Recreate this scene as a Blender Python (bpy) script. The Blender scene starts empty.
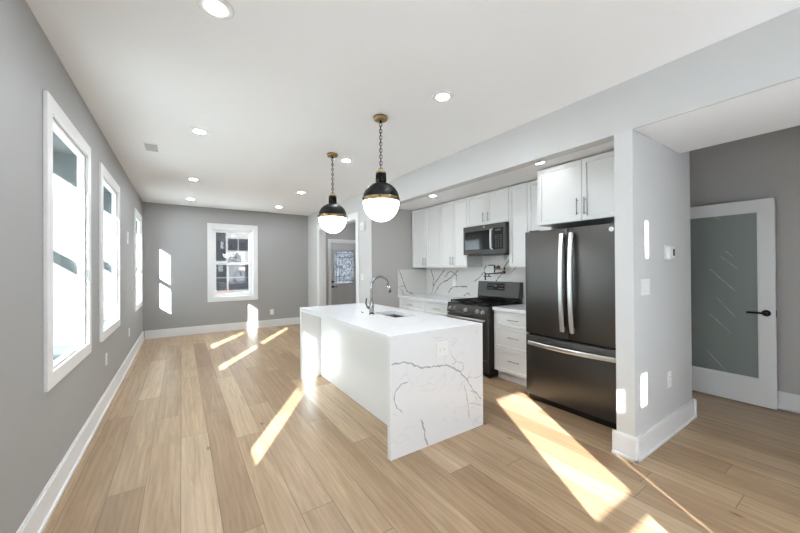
import bpy, bmesh, math, random
from mathutils import Vector, Matrix
random.seed(7)
S = bpy.context.scene
COL = S.collection
R = math.radians

# ------------------------------------------------------------------ camera, sky, sun, exposure
CAM_H = 1.375
yaw, pitch, roll = R(33.74), R(0.255), R(-0.378)
fw = Vector((math.sin(yaw) * math.cos(pitch), math.cos(yaw) * math.cos(pitch), math.sin(pitch)))
rt = Vector((math.cos(yaw), -math.sin(yaw), 0)); up = rt.cross(fw)
r2 = rt * math.cos(roll) + up * math.sin(roll); u2 = up * math.cos(roll) - rt * math.sin(roll)
cam = bpy.data.objects.new('camera', bpy.data.cameras.new('camera')); COL.objects.link(cam)
cam.data.sensor_width = 36; cam.data.lens = 327.07 / 800 * 36
cam.data.clip_start = .02; cam.data.clip_end = 300
cam.matrix_world = Matrix(((r2.x, u2.x, -fw.x, 0), (r2.y, u2.y, -fw.y, 0), (r2.z, u2.z, -fw.z, CAM_H), (0, 0, 0, 1)))
S.camera = cam

SKY, SUN, EXPOSURE = 6.0, 34.0, 0.58
LAMP, BOWL = 270.0, 8.0
w = bpy.data.worlds.new('sky'); S.world = w; w.use_nodes = True
bg = w.node_tree.nodes['Background']
bg.inputs[0].default_value = (.85, .925, 1.0, 1); bg.inputs[1].default_value = SKY
sun = bpy.data.objects.new('sun', bpy.data.lights.new('sun', 'SUN')); COL.objects.link(sun)
SUN_DIR = Vector((.524, .852, -.390))
sun.rotation_euler = SUN_DIR.to_track_quat('-Z', 'Y').to_euler()
sun.data.energy = SUN; sun.data.angle = R(.53); sun.data.color = (1, .985, .97)
sun.location = (-8, -12, 8)
S.view_settings.view_transform = 'Standard'; S.view_settings.look = 'None'
S.view_settings.gamma = 1; S.view_settings.use_curve_mapping = False
S.view_settings.exposure = EXPOSURE
try:
    S.cycles.max_bounces = 10; S.cycles.diffuse_bounces = 6; S.cycles.glossy_bounces = 4
    S.cycles.transparent_max_bounces = 12
    S.cycles.sample_clamp_indirect = 6; S.cycles.caustics_reflective = False; S.cycles.caustics_refractive = False
    S.cycles.use_denoising = True
except Exception:
    pass

# ------------------------------------------------------------------ materials
def mat(name, color, rough=.5, metal=0, spec=.5, emit=None, estr=0, coat=0, bump=0, bscale=300):
    m = bpy.data.materials.new(name); m.use_nodes = True
    b = m.node_tree.nodes['Principled BSDF']
    b.inputs['Base Color'].default_value = (*color, 1); b.inputs['Roughness'].default_value = rough
    b.inputs['Metallic'].default_value = metal; b.inputs['Specular IOR Level'].default_value = spec
    b.inputs['Coat Weight'].default_value = coat
    if emit:
        b.inputs['Emission Color'].default_value = (*emit, 1); b.inputs['Emission Strength'].default_value = estr
    if bump:
        N = m.node_tree.nodes; L = m.node_tree.links
        tc = N.new('ShaderNodeTexCoord'); no = N.new('ShaderNodeTexNoise'); bp = N.new('ShaderNodeBump')
        no.inputs['Scale'].default_value = bscale; no.inputs['Detail'].default_value = 3
        bp.inputs['Strength'].default_value = bump; bp.inputs['Distance'].default_value = .002
        L.new(tc.outputs['Object'], no.inputs['Vector']); L.new(no.outputs['Fac'], bp.inputs['Height'])
        L.new(bp.outputs['Normal'], b.inputs['Normal'])
    return m

def oak():
    m = bpy.data.materials.new('oak_planks'); m.use_nodes = True
    N = m.node_tree.nodes; L = m.node_tree.links; b = N['Principled BSDF']
    def mth(op, a, c=None):
        n = N.new('ShaderNodeMath'); n.operation = op
        for i, v in enumerate((a, c)):
            if v is None: continue
            if isinstance(v, (int, float)): n.inputs[i].default_value = v
            else: L.new(v, n.inputs[i])
        return n.outputs[0]
    def wn(sock, dim='1D'):
        n = N.new('ShaderNodeTexWhiteNoise'); n.noise_dimensions = dim
        L.new(sock, n.inputs['W' if dim == '1D' else 'Vector']); return n
    tc = N.new('ShaderNodeTexCoord'); sp = N.new('ShaderNodeSeparateXYZ'); L.new(tc.outputs['Object'], sp.inputs[0])
    PW, PL = .187, 1.75
    u = mth('DIVIDE', mth('ADD', sp.outputs[0], 3.0), PW); row = mth('FLOOR', u); fu = mth('SUBTRACT', u, row)
    off = wn(row).outputs['Value']
    v = mth('ADD', mth('DIVIDE', mth('ADD', sp.outputs[1], 9.0), PL), mth('MULTIPLY', off, 7.0)); cl = mth('FLOOR', v); fv = mth('SUBTRACT', v, cl)
    cb = N.new('ShaderNodeCombineXYZ'); L.new(row, cb.inputs[0]); L.new(cl, cb.inputs[1])
    rnd = wn(cb.outputs[0], '2D').outputs['Value']
    # long grain
    g = N.new('ShaderNodeCombineXYZ')
    L.new(mth('ADD', mth('MULTIPLY', sp.outputs[0], 26.0), mth('MULTIPLY', rnd, 60.0)), g.inputs[0])
    L.new(mth('MULTIPLY', sp.outputs[1], 1.6), g.inputs[1]); L.new(mth('MULTIPLY', rnd, 31.0), g.inputs[2])
    no = N.new('ShaderNodeTexNoise'); L.new(g.outputs[0], no.inputs['Vector'])
    no.inputs['Scale'].default_value = 1; no.inputs['Detail'].default_value = 7; no.inputs['Roughness'].default_value = .62; no.inputs['Distortion'].default_value = .9
    # cathedral figure
    g2 = N.new('ShaderNodeCombineXYZ')
    L.new(mth('ADD', mth('MULTIPLY', sp.outputs[0], 6.0), mth('MULTIPLY', rnd, 17.0)), g2.inputs[0])
    L.new(mth('MULTIPLY', sp.outputs[1], .9), g2.inputs[1]); L.new(mth('MULTIPLY', rnd, 9.0), g2.inputs[2])
    wv = N.new('ShaderNodeTexWave'); L.new(g2.outputs[0], wv.inputs['Vector'])
    wv.inputs['Scale'].default_value = 1.5; wv.inputs['Distortion'].default_value = 7; wv.inputs['Detail'].default_value = 2.5; wv.inputs['Detail Scale'].default_value = 1.2
    ramp = N.new('ShaderNodeValToRGB'); L.new(rnd, ramp.inputs[0])
    e = ramp.color_ramp.elements
    e[0].position = 0; e[0].color = (.34, .222, .128, 1); e[1].position = 1; e[1].color = (.55, .405, .262, 1)
    k = e.new(.3); k.color = (.43, .298, .181, 1)
    k = e.new(.7); k.color = (.485, .345, .213, 1)
    def mix(fac, a, c, mode='MULTIPLY'):
        n = N.new('ShaderNodeMix'); n.data_type = 'RGBA'; n.blend_type = mode
        if isinstance(fac, float): n.inputs[0].default_value = fac
        else: L.new(fac, n.inputs[0])
        for i, s in ((6, a), (7, c)):
            if isinstance(s, tuple): n.inputs[i].default_value = s
            else: L.new(s, n.inputs[i])
        return n.outputs[2]
    r1 = N.new('ShaderNodeValToRGB'); L.new(no.outputs['Fac'], r1.inputs[0])
    r1.color_ramp.elements[0].position = .3; r1.color_ramp.elements[0].color = (.66, .62, .58, 1)
    r1.color_ramp.elements[1].position = .68; r1.color_ramp.elements[1].color = (1.1, 1.1, 1.1, 1)
    r3 = N.new('ShaderNodeValToRGB'); L.new(wv.outputs['Fac'], r3.inputs[0])
    r3.color_ramp.elements[0].color = (.84, .82, .79, 1); r3.color_ramp.elements[0].position = .1
    r3.color_ramp.elements[1].color = (1.03, 1.03, 1.03, 1); r3.color_ramp.elements[1].position = .55
    c = mix(.8, ramp.outputs[0], r1.outputs[0]); c = mix(.4, c, r3.outputs[0])
    # knots
    vo = N.new('ShaderNodeTexVoronoi'); mp = N.new('ShaderNodeMapping'); mp.inputs['Scale'].default_value = (4.5, 2.0, 1)
    L.new(tc.outputs['Object'], mp.inputs[0]); L.new(mp.outputs[0], vo.inputs['Vector']); vo.inputs['Scale'].default_value = 1
    kn = N.new('ShaderNodeMapRange'); L.new(vo.outputs['Distance'], kn.inputs[0]); kn.inputs[1].default_value = .03; kn.inputs[2].default_value = .085; kn.inputs[3].default_value = .75; kn.inputs[4].default_value = 0
    sepc = N.new('ShaderNodeSeparateColor'); L.new(vo.outputs['Color'], sepc.inputs[0])
    c = mix(mth('MULTIPLY', kn.outputs[0], mth('GREATER_THAN', sepc.outputs[0], .45)), c, (.10, .065, .04, 1), 'MIX')
    # gaps
    eu = mth('MINIMUM', fu, mth('SUBTRACT', 1.0, fu)); ev = mth('MINIMUM', fv, mth('SUBTRACT', 1.0, fv))
    gap = mth('MAXIMUM', mth('LESS_THAN', eu, .0085), mth('LESS_THAN', ev, .0011))
    c = mix(mth('MULTIPLY', gap, .85), c, (.12, .085, .055, 1), 'MIX')
    L.new(c, b.inputs['Base Color'])
    b.inputs['Roughness'].default_value = .36; b.inputs['Specular IOR Level'].default_value = .42
    bp = N.new('ShaderNodeBump'); bp.inputs['Strength'].default_value = .12; bp.inputs['Distance'].default_value = .002
    L.new(no.outputs['Fac'], bp.inputs['Height']); L.new(bp.outputs[0], b.inputs['Normal'])
    return m

def quartz(name, base, cloud):
    m = mat(name, base, .13, 0, .5)
    N = m.node_tree.nodes; L = m.node_tree.links; b = N['Principled BSDF']
    tc = N.new('ShaderNodeTexCoord'); n1 = N.new('ShaderNodeTexNoise'); n1.inputs['Scale'].default_value = 1.6; n1.inputs['Detail'].default_value = 5; n1.inputs['Distortion'].default_value = 1.6
    L.new(tc.outputs['Object'], n1.inputs['Vector'])
    # thin hair veins where the noise crosses one half
    s = N.new('ShaderNodeMath'); s.operation = 'SUBTRACT'; L.new(n1.outputs['Fac'], s.inputs[0]); s.inputs[1].default_value = .5
    a = N.new('ShaderNodeMath'); a.operation = 'ABSOLUTE'; L.new(s.outputs[0], a.inputs[0])
    r = N.new('ShaderNodeMapRange'); L.new(a.outputs[0], r.inputs[0]); r.inputs[1].default_value = 0; r.inputs[2].default_value = .012; r.inputs[3].default_value = cloud; r.inputs[4].default_value = 0
    n2 = N.new('ShaderNodeTexNoise'); n2.inputs['Scale'].default_value = 2.3; L.new(tc.outputs['Object'], n2.inputs['Vector'])
    r2_ = N.new('ShaderNodeMapRange'); L.new(n2.outputs['Fac'], r2_.inputs[0]); r2_.inputs[1].default_value = .48; r2_.inputs[2].default_value = .62
    mu = N.new('ShaderNodeMath'); mu.operation = 'MULTIPLY'; L.new(r.outputs[0], mu.inputs[0]); L.new(r2_.outputs[0], mu.inputs[1])
    mx = N.new('ShaderNodeMix'); mx.data_type = 'RGBA'; L.new(mu.outputs[0], mx.inputs[0])
    mx.inputs[6].default_value = (*base, 1); mx.inputs[7].default_value = (base[0] * .62, base[1] * .62, base[2] * .63, 1)
    L.new(mx.outputs[2], b.inputs['Base Color'])
    return m

def glass(name, tint=(1, 1, 1), refl=.06):
    m = bpy.data.materials.new(name); m.use_nodes = True
    N = m.node_tree.nodes; L = m.node_tree.links; N.clear()
    o = N.new('ShaderNodeOutputMaterial'); t = N.new('ShaderNodeBsdfTransparent'); g = N.new('ShaderNodeBsdfGlossy'); mx = N.new('ShaderNodeMixShader')
    t.inputs[0].default_value = (*tint, 1); g.inputs['Roughness'].default_value = .02; mx.inputs[0].default_value = refl
    L.new(t.outputs[0], mx.inputs[1]); L.new(g.outputs[0], mx.inputs[2]); L.new(mx.outputs[0], o.inputs[0])
    return m

def leaded_glass():
    m = bpy.data.materials.new('obscure_glass'); m.use_nodes = True
    N = m.node_tree.nodes; L = m.node_tree.links; N.clear()
    o = N.new('ShaderNodeOutputMaterial'); t = N.new('ShaderNodeBsdfTransparent'); d = N.new('ShaderNodeBsdfTranslucent'); mx = N.new('ShaderNodeMixShader')
    tc = N.new('ShaderNodeTexCoord'); n = N.new('ShaderNodeTexNoise'); n.inputs['Scale'].default_value = 9; n.inputs['Detail'].default_value = 4; n.inputs['Distortion'].default_value = 2
    L.new(tc.outputs['Object'], n.inputs['Vector'])
    r = N.new('ShaderNodeValToRGB'); L.new(n.outputs['Fac'], r.inputs[0])
    r.color_ramp.elements[0].position = .36; r.color_ramp.elements[0].color = (.20, .205, .21, 1)
    r.color_ramp.elements[1].position = .56; r.color_ramp.elements[1].color = (.46, .48, .50, 1)
    L.new(r.outputs[0], d.inputs[0]); t.inputs[0].default_value = (.22, .23, .24, 1); mx.inputs[0].default_value = .75
    L.new(t.outputs[0], mx.inputs[1]); L.new(d.outputs[0], mx.inputs[2]); L.new(mx.outputs[0], o.inputs[0])
    return m

WALL = mat('grey_wall_paint', (.375, .373, .369), .55, 0, .35, bump=.06)
WALL_LITE = mat('lightened_warm_grey_paint', (.47, .455, .44), .55, 0, .35, bump=.06)  # wall grey lightened to stand in for light missing on these walls
CEIL = mat('ceiling_paint', (.86, .86, .865), .8, 0, .2, bump=.05)
COLP = mat('pale_wall_paint', (.62, .622, .615), .6, 0, .3, bump=.06)
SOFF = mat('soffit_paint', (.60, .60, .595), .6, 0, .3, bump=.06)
TRIM = mat('white_trim_paint', (.80, .80, .80), .35, 0, .45)
OAK = oak()
CAB = mat('white_cabinet_lacquer', (.80, .80, .79), .33, 0, .45)
GAPM = mat('shadow_gap_board', (.10, .10, .10), .8)
PANELW = mat('white_back_panel', (.83, .84, .84), .22, 0, .5)
QZ = quartz('white_quartz', (.84, .845, .855), .35)
QZB = quartz('splash_quartz', (.70, .68, .655), .2)
VEIN = mat('grey_quartz_vein', (.47, .47, .48), .2)
VEINF = mat('pale_quartz_vein', (.70, .70, .71), .2)
VEINB = mat('brown_quartz_vein', (.19, .165, .14), .2)
SLATE = mat('slate_steel', (.088, .084, .079), .36, .85, .5)
SLATED = mat('dark_slate_steel', (.065, .062, .058), .34, .8, .5)
STEEL = mat('brushed_steel', (.66, .66, .65), .28, 1)
NICKEL = mat('brushed_nickel', (.42, .41, .40), .33, 1)
CHROME = mat('satin_chrome', (.36, .36, .355), .24, 1)
COPPER = mat('copper_bronze', (.30, .20, .16), .25, 1)
BLACK = mat('black_enamel', (.008, .008, .009), .3, 0, .3)
BLACKG = mat('black_glass', (.010, .010, .012), .06, 0, .5)
IRON = mat('cast_iron', (.010, .010, .010), .55, 0, .25)
DOMEB = mat('matte_black_metal', (.007, .007, .007), .42, 0, .22)
BRASS = mat('antique_brass', (.33, .235, .12), .32, 1)
PLAST = mat('white_plastic', (.84, .84, .83), .35)
PLASTG = mat('pale_grey_plastic', (.6, .6, .6), .4)
DARKP = mat('dark_display', (.008, .009, .010), .45, 0, .2)
BOWLM = mat('opal_glass_bowl', (.9, .9, .88), .12, 0, .5, emit=(.96, .98, 1), estr=BOWL)
LENS = mat('lamp_diffuser', (.9, .9, .9), .5, emit=(.89, .95, 1), estr=LAMP)
KEYP = mat('touch_key_grey', (.13, .13, .135), .4)
STREAK = mat('pale_streak', (.42, .45, .44), .5)  # thin pale diagonal streaks across the frosted pane
LENS2 = mat('dim_lamp_diffuser', (.9, .9, .9), .5, emit=(.95, .98, 1), estr=LAMP * .12)
FROST = mat('frosted_glass', (.235, .265, .25), .28, 0, .5)
PANE = glass('clear_pane', (.97, .98, .98), .04)
PANED = glass('grey_tinted_pane', (.80, .80, .80), .04)  # grey tint added to dim the sun through the rear panes
PANEG = glass('green_tinted_pane', (.90, .94, .94), .05)
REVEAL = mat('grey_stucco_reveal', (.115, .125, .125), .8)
LEAD = leaded_glass()
def fill_cloth():
    m = bpy.data.materials.new('white_fill_cloth'); m.use_nodes = True
    N = m.node_tree.nodes; L = m.node_tree.links; N.clear()
    o = N.new('ShaderNodeOutputMaterial'); t = N.new('ShaderNodeBsdfTranslucent'); d = N.new('ShaderNodeBsdfDiffuse'); mx = N.new('ShaderNodeMixShader')
    t.inputs[0].default_value = (.80, .82, .85, 1); d.inputs[0].default_value = (.85, .85, .85, 1); mx.inputs[0].default_value = .66
    L.new(d.outputs[0], mx.inputs[1]); L.new(t.outputs[0], mx.inputs[2]); L.new(mx.outputs[0], o.inputs[0])
    return m
FILL_CLOTH = fill_cloth()  # cloth of the added windows, spreads fill light from behind the camera
CAME = mat('lead_came', (.10, .10, .11), .4, .6)
DOORG = mat('grey_door_paint', (.47, .46, .46), .45)
BRICKW = mat('white_masonry', (.028, .028, .028), .9, bump=.8, bscale=30)
SIDING = mat('charcoal_siding', (.004, .0045, .0055), .8, 0, .05)
SIGNO = mat('orange_sign', (.03, .012, .004), .6)
REDB = mat('red_brick', (.04, .014, .010), .9)
GROUND = mat('pale_ground', (.58, .58, .58), .9)

# ------------------------------------------------------------------ mesh helpers
class MB:
    def __init__(s): s.bm = bmesh.new(); s.mi = 0
    def _n(s, fs):
        for f in fs: f.material_index = s.mi
    def box(s, x0, x1, y0, y1, z0, z1):
        v = [s.bm.verts.new((x, y, z)) for x in (x0, x1) for y in (y0, y1) for z in (z0, z1)]
        q = ((0, 1, 3, 2), (4, 6, 7, 5), (0, 4, 5, 1), (2, 3, 7, 6), (0, 2, 6, 4), (1, 5, 7, 3))
        f = [s.bm.faces.new([v[i] for i in k]) for k in q]; s._n(f); return f
    def cyl(s, p, q, r, r1=None, n=20, cap=True):
        p = Vector(p); q = Vector(q); d = (q - p).normalized(); r1 = r if r1 is None else r1
        a = d.orthogonal().normalized(); b = d.cross(a); A = []; B = []
        for i in range(n):
            t = 2 * math.pi * i / n; o = a * math.cos(t) + b * math.sin(t)
            A.append(s.bm.verts.new(p + o * r)); B.append(s.bm.verts.new(q + o * r1))
        f = []
        for i in range(n):
            g = s.bm.faces.new((A[i], A[(i + 1) % n], B[(i + 1) % n], B[i])); g.smooth = True; f.append(g)
        if cap: f.append(s.bm.faces.new(A[::-1])); f.append(s.bm.faces.new(B))
        s._n(f)
    def tube(s, pts, r, n=12, rad=None, flat=1.0):
        pts = [Vector(p) for p in pts]; rings = []; pa = None
        for i, p in enumerate(pts):
            d = (pts[min(i + 1, len(pts) - 1)] - pts[max(i - 1, 0)]).normalized()
            a = d.orthogonal().normalized() if pa is None else (pa - d * pa.dot(d)).normalized()
            pa = a; b = d.cross(a); rr = rad[i] if rad else r
            rings.append([s.bm.verts.new(p + a * math.cos(2 * math.pi * k / n) * rr + b * math.sin(2 * math.pi * k / n) * rr * flat) for k in range(n)])
        f = []
        for A, B in zip(rings, rings[1:]):
            for k in range(n):
                g = s.bm.faces.new((A[k], A[(k + 1) % n], B[(k + 1) % n], B[k])); g.smooth = True; f.append(g)
        f.append(s.bm.faces.new(rings[0][::-1])); f.append(s.bm.faces.new(rings[-1])); s._n(f)
    def lathe(s, prof, c, n=40):
        cx, cy = c; rings = []
        for r, z in prof:
            if r < 1e-5: rings.append([s.bm.verts.new((cx, cy, z))])
            else: rings.append([s.bm.verts.new((cx + r * math.cos(2 * math.pi * k / n), cy + r * math.sin(2 * math.pi * k / n), z)) for k in range(n)])
        f = []
        for A, B in zip(rings, rings[1:]):
            for k in range(n):
                if len(A) == 1 and len(B) == 1: continue
                if len(A) == 1: vs = (A[0], B[(k + 1) % n], B[k])
                elif len(B) == 1: vs = (A[k], A[(k + 1) % n], B[0])
                else: vs = (A[k], A[(k + 1) % n], B[(k + 1) % n], B[k])
                g = s.bm.faces.new(vs); g.smooth = True; f.append(g)
        s._n(f)
    def sweep_bar(s, pts, wdir, wid, thick):
        """flat bar along pts; wdir = width direction"""
        wd = Vector(wdir).normalized(); pts = [Vector(p) for p in pts]; rings = []
        for i, p in enumerate(pts):
            d = (pts[min(i + 1, len(pts) - 1)] - pts[max(i - 1, 0)]).normalized(); t = d.cross(wd).normalized()
            rings.append([s.bm.verts.new(p + wd * a * wid / 2 + t * b * thick / 2) for a, b in ((-1, -.5), (-.6, -1), (.6, -1), (1, -.5), (1, .5), (.6, 1), (-.6, 1), (-1, .5))])
        f = []; n = 8
        for A, B in zip(rings, rings[1:]):
            for k in range(n): f.append(s.bm.faces.new((A[k], A[(k + 1) % n], B[(k + 1) % n], B[k])))
        f.append(s.bm.faces.new(rings[0][::-1])); f.append(s.bm.faces.new(rings[-1])); s._n(f)
    def ribbon(s, pts, axis, c, wid, jag=.006):
        """a vein let into a slab: pts are the two in-plane coordinates, axis the normal axis, c its offset"""
        P = []
        for (a, b), (c2, d) in zip(pts, pts[1:]):
            k = max(2, int(math.hypot(c2 - a, d - b) / .02))
            for i in range(k): P.append((a + (c2 - a) * i / k + random.uniform(-jag, jag), b + (d - b) * i / k + random.uniform(-jag, jag)))
        P.append(pts[-1]); L = []
        for i, p in enumerate(P):
            q0 = P[max(i - 1, 0)]; q1 = P[min(i + 1, len(P) - 1)]; dx, dy = q1[0] - q0[0], q1[1] - q0[1]; l = math.hypot(dx, dy) or 1
            ww = wid * random.uniform(.35, 1.25) * (.35 if i in (0, len(P) - 1) else 1) / 2; nx, ny = -dy / l * ww, dx / l * ww
            def mk(u, v): return {'y': (u, c, v), 'x': (c, u, v), 'z': (u, v, c)}[axis]
            L.append((s.bm.verts.new(mk(p[0] + nx, p[1] + ny)), s.bm.verts.new(mk(p[0] - nx, p[1] - ny))))
        f = [s.bm.faces.new((A[0], A[1], B[1], B[0])) for A, B in zip(L, L[1:])]; s._n(f)
    def obj(s, name, mats, parent=None, bevel=0, seg=2):
        bm = s.bm
        if not s.__dict__.get('keepn'): bmesh.ops.recalc_face_normals(bm, faces=bm.faces)
        if parent is not None:
            o0 = origin(parent); bmesh.ops.translate(bm, verts=bm.verts, vec=-o0)
        me = bpy.data.meshes.new(name); bm.to_mesh(me); bm.free()
        for m in (mats if isinstance(mats, (list, tuple)) else [mats]): me.materials.append(m)
        o = bpy.data.objects.new(name, me); COL.objects.link(o)
        if parent is not None: o.parent = parent
        if bevel:
            b = o.modifiers.new('bevel', 'BEVEL'); b.width = bevel; b.segments = seg; b.limit_method = 'ANGLE'; b.angle_limit = R(50)
        return o
def origin(o):
    v = Vector((0, 0, 0))
    while o is not None: v = v + o.location; o = o.parent
    return v
def thing(name, loc, label, cat, group=None):
    o = bpy.data.objects.new(name, None); COL.objects.link(o); o.location = loc; o.empty_display_size = .1
    o['label'] = label; o['category'] = cat
    if group: o['group'] = group
    return o
def tag(o, label, cat, group=None):
    o['label'] = label; o['category'] = cat
    if group: o['group'] = group
    return o
def struct(o, label=None, cat=None):
    o['kind'] = 'structure'
    if label: o['label'] = label; o['category'] = cat
    return o
def sempty(name, loc, label, cat):
    return struct(thing(name, loc, label, cat))
def boxobj(name, m, parent, b, bevel=0):
    k = MB(); k.box(*b); return k.obj(name, m, parent, bevel)
def dup(o, loc, label=None):
    c = o.copy(); COL.objects.link(c); c.location = loc
    if label: c['label'] = label
    for ch in list(o.children):
        d = ch.copy(); COL.objects.link(d); d.parent = c
        for g in list(ch.children):
            e = g.copy(); COL.objects.link(e); e.parent = d
    return c
def wallgrid(mb, axis, c0, c1, a0, a1, z0, z1, holes):
    """wall slab between c0 and c1 across, a0..a1 along, with rectangular holes (a0,a1,z0,z1)"""
    A = sorted({a0, a1, *[h[0] for h in holes], *[h[1] for h in holes]}); Z = sorted({z0, z1, *[h[2] for h in holes], *[h[3] for h in holes]})
    for i in range(len(A) - 1):
        for j in range(len(Z) - 1):
            m, n = (A[i] + A[i + 1]) / 2, (Z[j] + Z[j + 1]) / 2
            if any(h[0] < m < h[1] and h[2] < n < h[3] for h in holes): continue
            if axis == 'x': mb.box(c0, c1, A[i], A[i + 1], Z[j], Z[j + 1])
            else: mb.box(A[i], A[i + 1], c0, c1, Z[j], Z[j + 1])
def weld(mb):
    bmesh.ops.remove_doubles(mb.bm, verts=mb.bm.verts, dist=1e-5)
    # drop the faces two neighbouring blocks share
    seen = {}
    for f in mb.bm.faces: seen.setdefault(tuple(sorted(v.index for v in f.verts)), []).append(f)
    mb.bm.verts.index_update()
    seen = {}
    for f in mb.bm.faces: seen.setdefault(frozenset(v.index for v in f.verts), []).append(f)
    kill = [f for fs in seen.values() if len(fs) > 1 for f in fs]
    bmesh.ops.delete(mb.bm, geom=kill, context='FACES')

# ------------------------------------------------------------------ the room shell
XL, XLo = -.64, -1.0         # left wall faces
YB = 8.2                      # back wall inner face
YR = -1.0                     # rear wall inner face, behind the camera
H = 2.715
XS = 2.67                     # soffit face / passage wall
XK = 3.84                     # kitchen wall
YE = 4.86                     # kitchen end wall
XH = 4.79                     # hall wall

m = MB(); m.box(XLo, 5.1, YR - .15, YB + .3, -.12, 0); struct(m.obj('floor', OAK), 'wide light oak plank floor', 'floor')
m = MB(); m.box(XLo, 5.1, YR - .15, YB + .3, H, H + .15); struct(m.obj('ceiling', CEIL), 'flat white main ceiling', 'ceiling')
W_OPEN = [(.14, 1.0), (2.70, 3.58), (4.18, 5.12), (6.87, 7.79)]
WZ0, WZ1 = .785, 2.295
m = MB(); wallgrid(m, 'x', XLo, XL, YR, YB, 0, H, [(a, b, WZ0, WZ1) for a, b in W_OPEN]); weld(m)
struct(m.obj('wall_left', WALL), 'long grey wall with tall white windows', 'wall')
BWX, BWZ = (.56, 1.385), (.755, 2.285)
DX = (3.285, 4.10)
m = MB(); wallgrid(m, 'y', YB, YB + .3, XLo, 5.1, 0, H, [(*BWX, *BWZ), (*DX, 0, 2.07)]); weld(m)
struct(m.obj('wall_back', WALL), 'grey far wall with one white window', 'wall')
# rear wall behind the camera, with the openings whose sun patches lie on the floor by the refrigerator
RW = [(.60, 1.12, .62, 1.566), (1.447, 1.645, 1.27, 1.57), (1.545, 1.694, 2.36, 2.70), (1.274, 1.388, 1.27, 1.50), (1.24, 1.343, .69, 1.035)]
FILL_WIN = [(1.80, 2.62, .12, 2.25), (-.05, .50, .45, 2.2)]   # unseen windows with translucent cloth, added as fill light
m = MB(); wallgrid(m, 'y', YR - .15, YR, XLo, 5.1, 0, H, RW + FILL_WIN); weld(m)
struct(m.obj('wall_rear', WALL), 'grey wall behind the viewer', 'wall')
m = MB(); wallgrid(m, 'x', XS, XS + .13, YE, YB, 0, H, [(5.43, 7.36, 0, 2.28)]); weld(m)
struct(m.obj('wall_passage', COLP), 'pale wall with cased opening to the entry', 'wall')
m = MB(); m.box(XS + .001, XK + .03, YE - .001, YE + .12, 0, H); struct(m.obj('wall_kitchen_end', WALL_LITE), 'grey wall closing the kitchen run', 'wall')
m = MB(); m.box(XK, XK + .03, 1.13, YE, 0, H); struct(m.obj('wall_kitchen', COLP), 'wall behind the kitchen cabinets', 'wall')
m = MB(); m.box(XS, XK + .03, 1.01, 1.13, 0, 2.35); m.box(3.60, XK + .03, 1.01, 1.13, 2.35, H)
struct(m.obj('wall_partition', COLP), 'short pale partition wall beside the refrigerator', 'wall')
m = MB(); m.box(XH, 5.1, YR, 3.12, 0, H); struct(m.obj('wall_hall', WALL_LITE), 'shaded grey hall wall behind the frosted door', 'wall')
m = MB(); m.box(XK + .03, XH, 3.0, 3.12, 0, H); struct(m.obj('wall_hall_end', WALL), 'grey wall at the end of the hall', 'wall')
m = MB(); m.box(4.6, 4.72, YE + .12, YB, 0, H); m.box(XK + .03, 4.6, YE, YE + .12, 0, H); struct(m.obj('wall_entry', WALL), 'grey side wall of the entry', 'wall')
# dropped ceiling: lip over the kitchen, slab over the near right
m = MB(); m.box(XS, XS + .12, 1.01, YE, 2.35, H); 
m.box(XS, XS + .02, YR, 1.01, 2.354, H)
struct(m.obj('ceiling_soffit', SOFF), 'dropped white ceiling over the kitchen side', 'ceiling')

m = MB(); m.box(XS + .02, 3.60, YR, 1.01, 2.354, H); struct(m.obj('ceiling_dropped', CEIL), 'white dropped ceiling in front of the partition wall', 'ceiling')  # ceiling paint lightens this underside in place of missing light
m = MB(); m.box(XS + .12, XK, 1.13, YE, 2.425, H); struct(m.obj('ceiling_kitchen', CEIL), 'white lowered ceiling above the kitchen cabinets', 'ceiling')  # pale paint stands in for bounce light on this underside
# baseboards
def base_run(name, segs, h, label):
    mb = MB()
    for x0, x1, y0, y1, nx, ny in segs:
        t, q = .016, .028
        if nx: a, b = (x0, x0 + nx * t); mb.box(min(a, b), max(a, b), y0, y1, 0, h - .012); mb.box(min(x0, x0 + nx * t * .6), max(x0, x0 + nx * t * .6), y0, y1, h - .012, h); mb.box(min(x0, x0 + nx * q), max(x0, x0 + nx * q), y0, y1, 0, .018)
        else: a, b = (y0, y0 + ny * t); mb.box(x0, x1, min(a, b), max(a, b), 0, h - .012); mb.box(x0, x1, min(y0, y0 + ny * t * .6), max(y0, y0 + ny * t * .6), h - .012, h); mb.box(x0, x1, min(y0, y0 + ny * q), max(y0, y0 + ny * q), 0, .018)
    return struct(mb.obj(name, TRIM, None, .002), label, 'baseboard')
base_run('baseboard_left', [(XL, XL, YR, YB, 1, 0)], .165, 'white baseboard along the window wall')
base_run('baseboard_back', [(XL + .03, XS - .03, YB, YB, 0, -1)], .165, 'white baseboard along the far wall')
base_run('baseboard_passage', [(XS, XS, 7.46, YB, -1, 0), (XS, XS, YE - .016, 5.32, -1, 0)], .165, 'white baseboard beside the entry opening')
base_run('baseboard_end', [(XS - .016, 3.24, YE, YE, 0, -1)], .165, 'white baseboard on the kitchen end wall')
base_run('baseboard_partition', [(XS, XS, 1.01 - .028, 1.155, -1, 0), (XS - .028, XK + .03 + .028, 1.01, 1.01, 0, -1), (XK + .03, XK + .03, 1.01 - .028, 3.0, 1, 0)], .165, 'tall white baseboard around the partition wall')
base_run('baseboard_hall', [(XH, XH, YR, 3.0, -1, 0)], .165, 'white baseboard under the shaded hall wall')
base_run('baseboard_entry', [(XS + .13, 3.19, YB, YB, 0, -1)], .165, 'white baseboard beside the entry door')

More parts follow.
